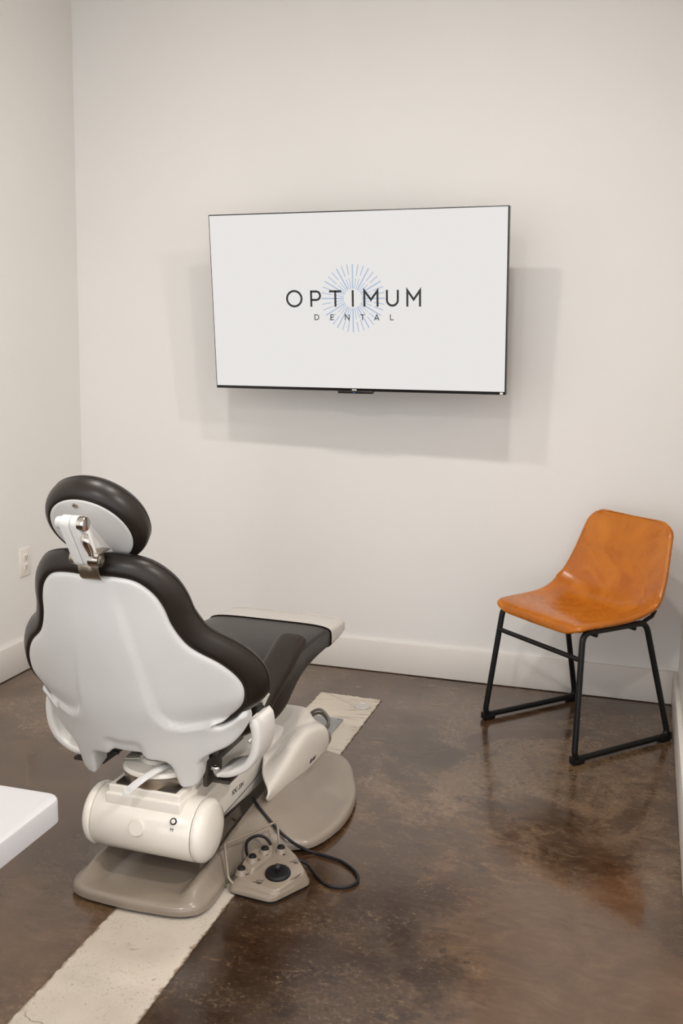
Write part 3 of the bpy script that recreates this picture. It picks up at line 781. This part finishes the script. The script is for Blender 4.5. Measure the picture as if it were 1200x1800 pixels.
def motor():
    xm, yc, zc, r = .020, -.372, .172, .079
    prof = [(.068, -.136), (r-.003, -.136), (r, -.132), (r, .132), (r-.003, .136), (.068, .136)]
    dr = mesh('motor_housing', *lathe_vf(prof, 'x', 72, c=(xm, yc, zc)), M_CREAM, DC, angle=40)
    for s in (1, -1):
        q = [(.066, .134), (r-.0015, .1385), (r+.0005, .143), (r-.002, .154), (r-.011, .163), (r-.027, .169), (.026, .174), (.004, .175)]
        mesh('end_cap', *lathe_vf([(a, s*b) for a, b in q], 'x', 72, c=(xm, yc, zc)), M_CREAM, dr, angle=40)
    # stepped saddle block on top of the drum
    def blk(x, y0, y1, z0, z1, bev=.005): return box_vf(xm, (y0+y1)/2, (z0+z1)/2, 2*x, y1-y0, z1-z0, bev, 3)
    b = MB(); b.add(*blk(.098, -.420, -.20, .20, .275)); b.add(*blk(.104, -.427, -.20, .215, .257, .006)); b.build('top_saddle', M_CREAM, dr, angle=50)
    a = R_(12); d = Vector((0, -math.cos(a), math.sin(a))); Mx = Matrix((Vector((1, 0, 0)), Vector((0, math.sin(a), math.cos(a))), d)).transposed()
    mesh('round_cap', *lathe_vf([(.0205, r-.03), (.0205, r+.0025), (.019, r+.0050), (.004, r+.0055)], 'z', 32, M=Mx, c=(xm-.003, yc, zc)), M_CREAM, dr)
    # push button with its ring, letter below
    a = R_(33.5); d = Vector((0, -math.cos(a), math.sin(a))); Mx = Matrix((Vector((1, 0, 0)), Vector((0, math.sin(a), math.cos(a))), d)).transposed()
    c = Vector((.111, yc, zc))+d*(r-.002)
    bt = mesh('push_button', *lathe_vf([(.0085, -.004), (.0085, .005), (.0055, .0052), (.0055, .002)], 'z', 28, M=Mx, c=c), M_RUB, dr)
    mesh('button_face', *lathe_vf([(.0056, 0), (.0056, .0055), (.004, .0068), (.001, .007)], 'z', 24, M=Mx, c=c), M_OUT, bt)
    a = R_(19); d = Vector((0, -math.cos(a), math.sin(a))); c = Vector((.110, yc, zc))+d*(r+.0004)
    text_mesh('letter_print', 'M', .012, M_PRINT, dr, basis(c, (1, 0, 0), (0, math.sin(a), math.cos(a))))
    # lift arm from the drum forward into the base cover
    rings = []
    for y, hw, zt, zb in ((-.37, .110, .215, .125), (-.30, .126, .230, .118), (-.2, .134, .228, .105), (-.05, .136, .218, .094), (.10, .136, .206, .084), (.24, .134, .194, .075), (.30, .12, .19, .08)):
        rings.append(superring(hw, zt, zb, y, 6, 48))
    la = mesh('lift_arm', *loft(rings), M_CREAM, DC, angle=50)
    b = MB(); b.add(*tube_vf([(.1362, -.28, .128), (.1372, -.1, .136), (.1372, .0, .142), (.1368, .10, .156), (.135, .14, .160)], .0009, 5)); b.build('seam', M_DARKMET, la)
    text_mesh('model_print', 'FDC-33H', .0190, M_PRINT, la, basis((.1357, -.112, .163), (.012, 1, -.02), (0, 0, 1)), shear=.2)
    # swivel under the seat
    sw = MB(); sw.add(*box_vf(.022, -.328, .277, .165, .17, .006, .002)); sp = sw.build('swivel_plate', M_DARKMET, DC)
    mesh('turntable', *lathe_vf([(.090, .276), (.092, .279), (.092, .302), (.089, .305)], 'z', 64, c=(.022, -.328, 0)), M_STEEL, DC)
    tw = mesh('turntable_cover', *lathe_vf([(.088, .304), (.097, .307), (.097, .312), (.093, .318), (.055, .325), (.05, .333), (.02, .334)], 'z', 64, c=(.022, -.328, 0)), M_CREAM, DC)
    b = MB(); b.add(*box_vf(.01, -.15, .305, .22, .24, .065, .006)); b.add(*box_vf(.150, -.300, .305, .012, .09, .070, .003)); b.add(*box_vf(-.145, -.29, .310, .012, .10, .055, .003)); b.add(*box_vf(0, -.26, .345, .34, .10, .02, .004)); b.build('seat_undercarriage', M_DARKMET, DC)
    b = MB(); b.add(*tube_vf([(.120, -.34, .345), (.150, -.30, .30), (.168, -.25, .245)], .012, 10)); b.build('strut', M_ARMW, DC)
    P = catmull([(.066, -.37, .327), (.060, -.42, .333), (.040, -.452, .322), (.014, -.474, .300), (.004, -.480, .288)], 5)
    rings = []
    for i, p in enumerate(P):
        s = i/(len(P)-1); w = .0105*(1 if s < .9 else .75); rings.append([(p[0]+w*math.cos(q), p[1]+.006*math.sin(q)*.6, p[2]+.007*math.sin(q)) for q in [2*math.pi*k/16 for k in range(16)]])
    mesh('swivel_lever', *loft(rings), M_SHELL, DC, angle=60)
motor()
BASE_R = [(0, -.514), (.07, -.510), (.128, -.503), (.166, -.484), (.182, -.452), (.185, -.41), (.179, -.34), (.176, -.25), (.196, -.174), (.232, -.130), (.276, -.104), (.320, -.070), (.350, .02), (.358, .12), (.344, .24), (.310, .34), (.262, .435), (.186, .510), (.08, .545), (0, .55)]
def base_h(x, y):
    a = abs(x); crest = .010+.026*sstep(-.50, -.38, y)+.050*sstep(-.38, .0, y)
    crest *= (1-.45*sstep(.0, .30, y))*(1-sstep(.38, .53, y)); xc = .142+.012*sstep(-.3, .0, y)
    rear = sstep(-.505, -.435, y)
    if a < xc: p = max(sstep(-.02, .08, y), sstep(xc-.036, xc-.004, a))
    else:
        wd = .032+.150*sstep(-.22, -.02, y); p = 1-sstep(.004, wd, a-xc)
    return crest*p*rear
def base():
    half = [tuple(p) for p in catmull(BASE_R, 6)]
    out = mirror(half)
    f = lambda a, b, hh: Vector((a+.022, b, .034+hh))
    mesh('base_plate', *plate_vf(out, f, .015, lambda a, b: .024, .0115, base_h, step=.009), M_TAUPE, DC, angle=60)
    b = MB(); b.add(*box_vf(.022, .0, .010, .26, .86, .012, .003)); b.build('base_underframe', M_GRAPH, DC)
base()
def base_cover():
    rows = [  # (x, [(y,z)...]) rear to front, from the outer bottom edge up to the middle
        (.203, [(-.080, .126), (-.04, .104), (.04, .086), (.15, .074), (.30, .064), (.425, .062), (.447, .064)]),
        (.213, [(-.078, .136), (-.03, .126), (.05, .116), (.15, .116), (.28, .116), (.420, .096), (.450, .094)]),
        (.213, [(-.073, .150), (-.02, .152), (.060, .158), (.15, .172), (.26, .184), (.380, .150), (.446, .130)]),
        (.203, [(-.064, .160), (-.01, .164), (.070, .174), (.16, .194), (.26, .205), (.365, .178), (.442, .150)]),
        (.182, [(-.040, .172), (.010, .174), (.080, .182), (.16, .200), (.26, .210), (.355, .188), (.440, .162)]),
        (.166, [(-.012, .178), (.030, .178), (.090, .182), (.165, .192), (.255, .200), (.350, .184), (.438, .170)]),
        (.156, [(.020, .182), (.055, .180), (.110, .180), (.18, .184), (.26, .190), (.350, .192), (.436, .186)]),
        (.146, [(.050, .190), (.080, .188), (.130, .188), (.20, .190), (.28, .196), (.355, .206), (.434, .206)]),
        (.128, [(.080, .194), (.105, .190), (.150, .184), (.21, .182), (.29, .188), (.365, .208), (.430, .214)]),
        (.100, [(.100, .194), (.120, .188), (.160, .174), (.23, .168), (.31, .174), (.380, .200), (.428, .214)]),
        (.0, [(.110, .194), (.130, .188), (.170, .172), (.24, .164), (.32, .170), (.385, .198), (.428, .214)]),
    ]
    full = rows+[(-x, p) for x, p in reversed(rows[:-1])]
    vs = []; nc = 9
    for x, p in full:
        sc = 1 if abs(x) < .2 else 1
        for y, z in p: vs.append((x, y, z))
        y, z = p[-1]; vs.append((x*.95, y+.006, z-.012 if z > .09 else z)); vs.append((x*.90, .448, max(.068, z*.45)))
    fs = [(i*nc+j, (i+1)*nc+j, (i+1)*nc+j+1, i*nc+j+1) for i in range(len(full)-1) for j in range(nc-1)]
    o = mesh('base_cover', vs, fs, M_CREAM, DC, angle=180)
    if o.data.polygons[len(o.data.polygons)//2].normal.z < 0: o.data.flip_normals()
    m = o.modifiers.new('sub', 'SUBSURF'); m.levels = 3; m.render_levels = 3
    m = o.modifiers.new('sol', 'SOLIDIFY'); m.thickness = .005; m.offset = -1
    text_mesh('maker_print', 'firstar', .022, M_PRINT, o, basis((.2102, .290, .0985), (.010, 1, -.02), (.155, 0, 1)), shear=.15, ext=.0004)
    mesh('cover_screw', *lathe_vf([(.0055, .2085), (.0055, .2125), (.002, .2118)], 'x', 16, c=(0, -.052, .142)), M_STEEL, o)
    b = MB(); b.add(*box_vf(0, .26, .12, .30, .26, .11, .01)); b.build('base_column', M_GRAPH, DC)
base_cover()

# ------------------------------------------------------------------ foot control
def pedal():
    t = thing('foot_control', 'taupe floor foot control with four black buttons and a round joystick', 'foot pedal', (-.83, 2.30, 0))
    ox, oy = -.83, 2.30
    bot = [(-.921, 2.192), (-.797, 2.178), (-.734, 2.294), (-.790, 2.368), (-.838, 2.396), (-.868, 2.394), (-.916, 2.325)]
    top = [(-.910, 2.218), (-.791, 2.192), (-.745, 2.284), (-.795, 2.345), (-.836, 2.378), (-.860, 2.380), (-.912, 2.310)]
    zt = lambda x, y: .030+.030*min(1, max(0, (y-2.18)/.22))
    def rnd(P, k=.16):
        o = []
        n = len(P)
        for i in range(n):
            a, b, c = [np.array(P[(i+d) % n]) for d in (-1, 0, 1)]
            p, q = b+(a-b)*k, b+(c-b)*k
            for s in np.linspace(0, 1, 6): o.append(p*(1-s)**2+b*2*s*(1-s)+q*s*s)
        return o
    Bo, To = rnd(bot), rnd(top)
    cen = np.mean(To, 0)
    L = lambda P, z, k=1: [((cen[0]+(p[0]-cen[0])*k)-ox, (cen[1]+(p[1]-cen[1])*k)-oy, z(p) if callable(z) else z) for p in P]
    mid = [a*.65+b*.35 for a, b in zip(Bo, To)]
    rings = [L(Bo, .006), L(Bo, .013), L(mid, .021), L([a*.35+b*.65 for a, b in zip(Bo, To)], lambda p: zt(*p)-.011), L(To, lambda p: zt(*p)-.005), L(To, lambda p: zt(*p)-.0012, .985), L(To, lambda p: zt(*p), .95)]
    body = mesh('pedal_body', *loft(rings), M_PEDAL, t, angle=55)
    mesh('rubber_base', *loft([L(Bo, .0, .985), L(Bo, .0075, .985)]), M_RUB, t)
    # raised ledge along the rear left
    q = [(-.907, 2.252), (-.872, 2.240), (-.846, 2.312), (-.860, 2.350), (-.905, 2.312)]
    Q = rnd(q); c2 = np.mean(Q, 0)
    LL = lambda k, dz: [((c2[0]+(p[0]-c2[0])*k)-ox, (c2[1]+(p[1]-c2[1])*k)-oy, zt(*p)+dz) for p in Q]
    mesh('button_ledge', *loft([LL(1.12, -.004), LL(1.08, .002), LL(1.0, .009), LL(.96, .0115), LL(.9, .012)]), M_PEDAL, body, angle=60)
    for (x, y), dz in zip([(-.901, 2.237), (-.886, 2.275), (-.867, 2.314), (-.834, 2.345)], (0, .011, .011, 0)):
        z = zt(x, y)+dz
        k = mesh('button_collar', *lathe_vf([(.0165, -.003), (.0138, .002), (.0122, .009), (.0112, .0105), (.0098, .009), (.004, .009)], 'z', 28, c=(x-ox, y-oy, z)), M_PEDAL, t, angle=60)
        mesh('button_cap', *lathe_vf([(.0098, .007), (.0100, .0125), (.0085, .0158), (.0045, .0172), (.001, .0175)], 'z', 24, c=(x-ox, y-oy, z)), M_RUB, k)
    # round rocker with a ball
    x, y = -.810, 2.256; z = zt(x, y); sl = math.atan2(.030, .22); MR = Matrix.Rotation(sl, 3, 'X')
    rk = mesh('joystick_disc', *lathe_vf([(.0315, -.002), (.0328, .002), (.0315, .0065), (.0270, .0085), (.012, .0080), (.004, .0078)], 'z', 44, M=MR, c=(x-ox, y-oy, z)), M_RUB, t, angle=60)
    prof = [(.0055, .008), (.0055, .016)]+[(.0088*math.cos(R_(a)), .0200+.0088*math.sin(R_(a))) for a in range(-50, 90, 12)]
    mesh('joystick_ball', *lathe_vf(prof, 'z', 24, M=MR, c=(x-ox, y-oy, z)), M_GRAPH, rk, angle=60)
    # wire carrying handle
    P = [(-.912, 2.210, .020), (-.924, 2.212, .030), (-.930, 2.218, .042), (-.946, 2.238, .094), (-.948, 2.243, .099), (-.944, 2.256, .102), (-.876, 2.392, .101), (-.868, 2.400, .099), (-.864, 2.400, .093), (-.853, 2.384, .045)]
    P = [(a-ox, b-oy, c) for a, b, c in P]
    mesh('wire_handle', *tube_vf(catmull(P, 4), .0034, 10), M_PEDAL, t)
    # black cord: under the chair, round the loop and back to the pedal
    cord = [(-.962, 2.466, .128), (-.937, 2.446, .116), (-.905, 2.436, .091), (-.872, 2.431, .063), (-.845, 2.428, .046), (-.820, 2.434, .028), (-.797, 2.446, .012), (-.772, 2.449, .0055), (-.746, 2.444, .0052), (-.694, 2.429, .0052), (-.649, 2.394, .0052), (-.627, 2.356, .0052), (-.632, 2.325, .0052), (-.656, 2.304, .0052), (-.693, 2.303, .0052), (-.726, 2.328, .0052), (-.752, 2.356, .008), (-.772, 2.372, .014), (-.79, 2.372, .020), (-.800, 2.362, .022)]
    cord = [(a-ox, b-oy, c) for a, b, c in cord]
    mesh('power_cord', *tube_vf(catmull(cord, 6), .0042, 10), M_RUB, t)
    P = [(-.905, 2.300, .040), (-.922, 2.322, .052), (-.928, 2.348, .064), (-.912, 2.372, .070), (-.888, 2.378, .064), (-.866, 2.366, .050)]
    mesh('short_cord', *tube_vf(catmull([(a-ox, b-oy, c) for a, b, c in P], 5), .0040, 10), M_RUB, t)
    # printed numerals, figures and small lines
    def top_M(x, y, ang, dz=.0004): 
        n = Vector((0, -math.sin(sl), math.cos(sl))); c, s = math.cos(R_(ang)), math.sin(R_(ang))
        return basis((x-ox, y-oy, zt(x, y)+dz), (c, s, s*math.tan(sl)), (-s, c, c*math.tan(sl)))
    for ch, x, y, dz in (('1', -.884, 2.232, .0012), ('2', -.871, 2.278, .0126), ('3', -.858, 2.304, .0126), ('4', -.822, 2.333, .0012)):
        text_mesh('numeral_print', ch, .013, M_PRINT, body, top_M(x, y, -35, dz), ext=.0006)
    for x, y, fl in ((-.845, 2.212, 1), (-.783, 2.312, 1)):
        b = MB(); Mt = top_M(x, y, 25)
        for pts in ([(-.014, .004), (-.004, 0), (.006, -.006), (.009, .003), (.016, .008)], [(-.006, .002), (-.002, -.006), (.006, -.006)], [(-.004, .004), (-.004, .010)], [(.000, .004), (.001, .011)], [(.004, .003), (.006, .009)], [(-.001, .001), (.004, -.002)]):
            vs, fs = ribbon_vf(pts, .0011); b.add([Mt @ Vector(v) for v in vs], fs)
        b.build('figure_print', M_PRINT, body, smooth=False)
    b = MB(); Mt = top_M(-.762, 2.256, 62)
    for k, (x0, x1) in enumerate(((-.018, .018), (-.010, .010))):
        vs, fs = ribbon_vf([(x0, -k*.004), (x1, -k*.004)], .0012); b.add([Mt @ Vector(v) for v in vs], fs)
    b.build('caption_lines', M_PRINT, body, smooth=False)
pedal()

# ------------------------------------------------------------------ floor fittings behind the chair
def fittings():
    t = thing('floor_socket', 'round recessed metal socket ring set in the pale floor patch', 'floor outlet', (-.951, 3.572, 0))
    mesh('ring', *lathe_vf([(.026, .001), (.029, .001), (.0305, .004), (.029, .008), (.0265, .009), (.0250, .007)], 'z', 40), M_RING, t)
    mesh('dished_cover', *lathe_vf([(.0258, .007), (.020, .0045), (.012, .003), (.003, .0024)], 'z', 40, cap0=False), M_DISH, t)
    t = thing('floor_cover_plate', 'blue grey rectangular cover plate on the floor patch beside the chair base', 'cover plate', (-1.05, 3.335, 0))
    mesh('plate', *box_vf(-.005, 0, .005, .150, .165, .008, .003), M_GREYPL, t)
    for x, y in ((.058, .068), (.058, -.068), (-.068, .068), (-.068, -.068)): mesh('screw', *lathe_vf([(.004, .008), (.004, .0105), (.002, .011)], 'z', 10, c=(x, y, 0)), M_STEEL, t)
    t = thing('cable_bundle', 'loops of grey ribbed cable rising from the floor in front of the chair base', 'cable', (-1.0, 3.14, 0))
    loops = [
        [(-1.045, 3.050, .075), (-1.015, 3.058, .125), (-.985, 3.068, .158), (-.960, 3.071, .167), (-.939, 3.069, .154), (-.929, 3.066, .133), (-.938, 3.060, .108), (-.960, 3.050, .085)],
        [(-1.045, 3.064, .070), (-1.015, 3.072, .115), (-.985, 3.080, .144), (-.962, 3.083, .150), (-.942, 3.081, .138), (-.933, 3.078, .118), (-.942, 3.070, .096), (-.962, 3.062, .080)],
        [(-.975, 3.048, .098), (-.945, 3.056, .108), (-.928, 3.062, .093), (-.924, 3.064, .072), (-.934, 3.060, .054), (-.960, 3.050, .050)],
        [(-.975, 3.062, .088), (-.948, 3.070, .095), (-.935, 3.074, .080), (-.934, 3.074, .062), (-.945, 3.070, .052), (-.965, 3.064, .050)],
        [(-1.01, 3.05, .070), (-1.005, 3.12, .064), (-1.0, 3.17, .040), (-1.004, 3.22, .024), (-1.014, 3.26, .019), (-1.03, 3.30, .0185)],
    ]
    for P in loops:
        C = catmull([(a+1.0, b-3.14, max(.0062, c)) for a, b, c in P], 10)
        mesh('cable', *tube_vf(C, .0050, 10), M_CABLE, t)
fittings()
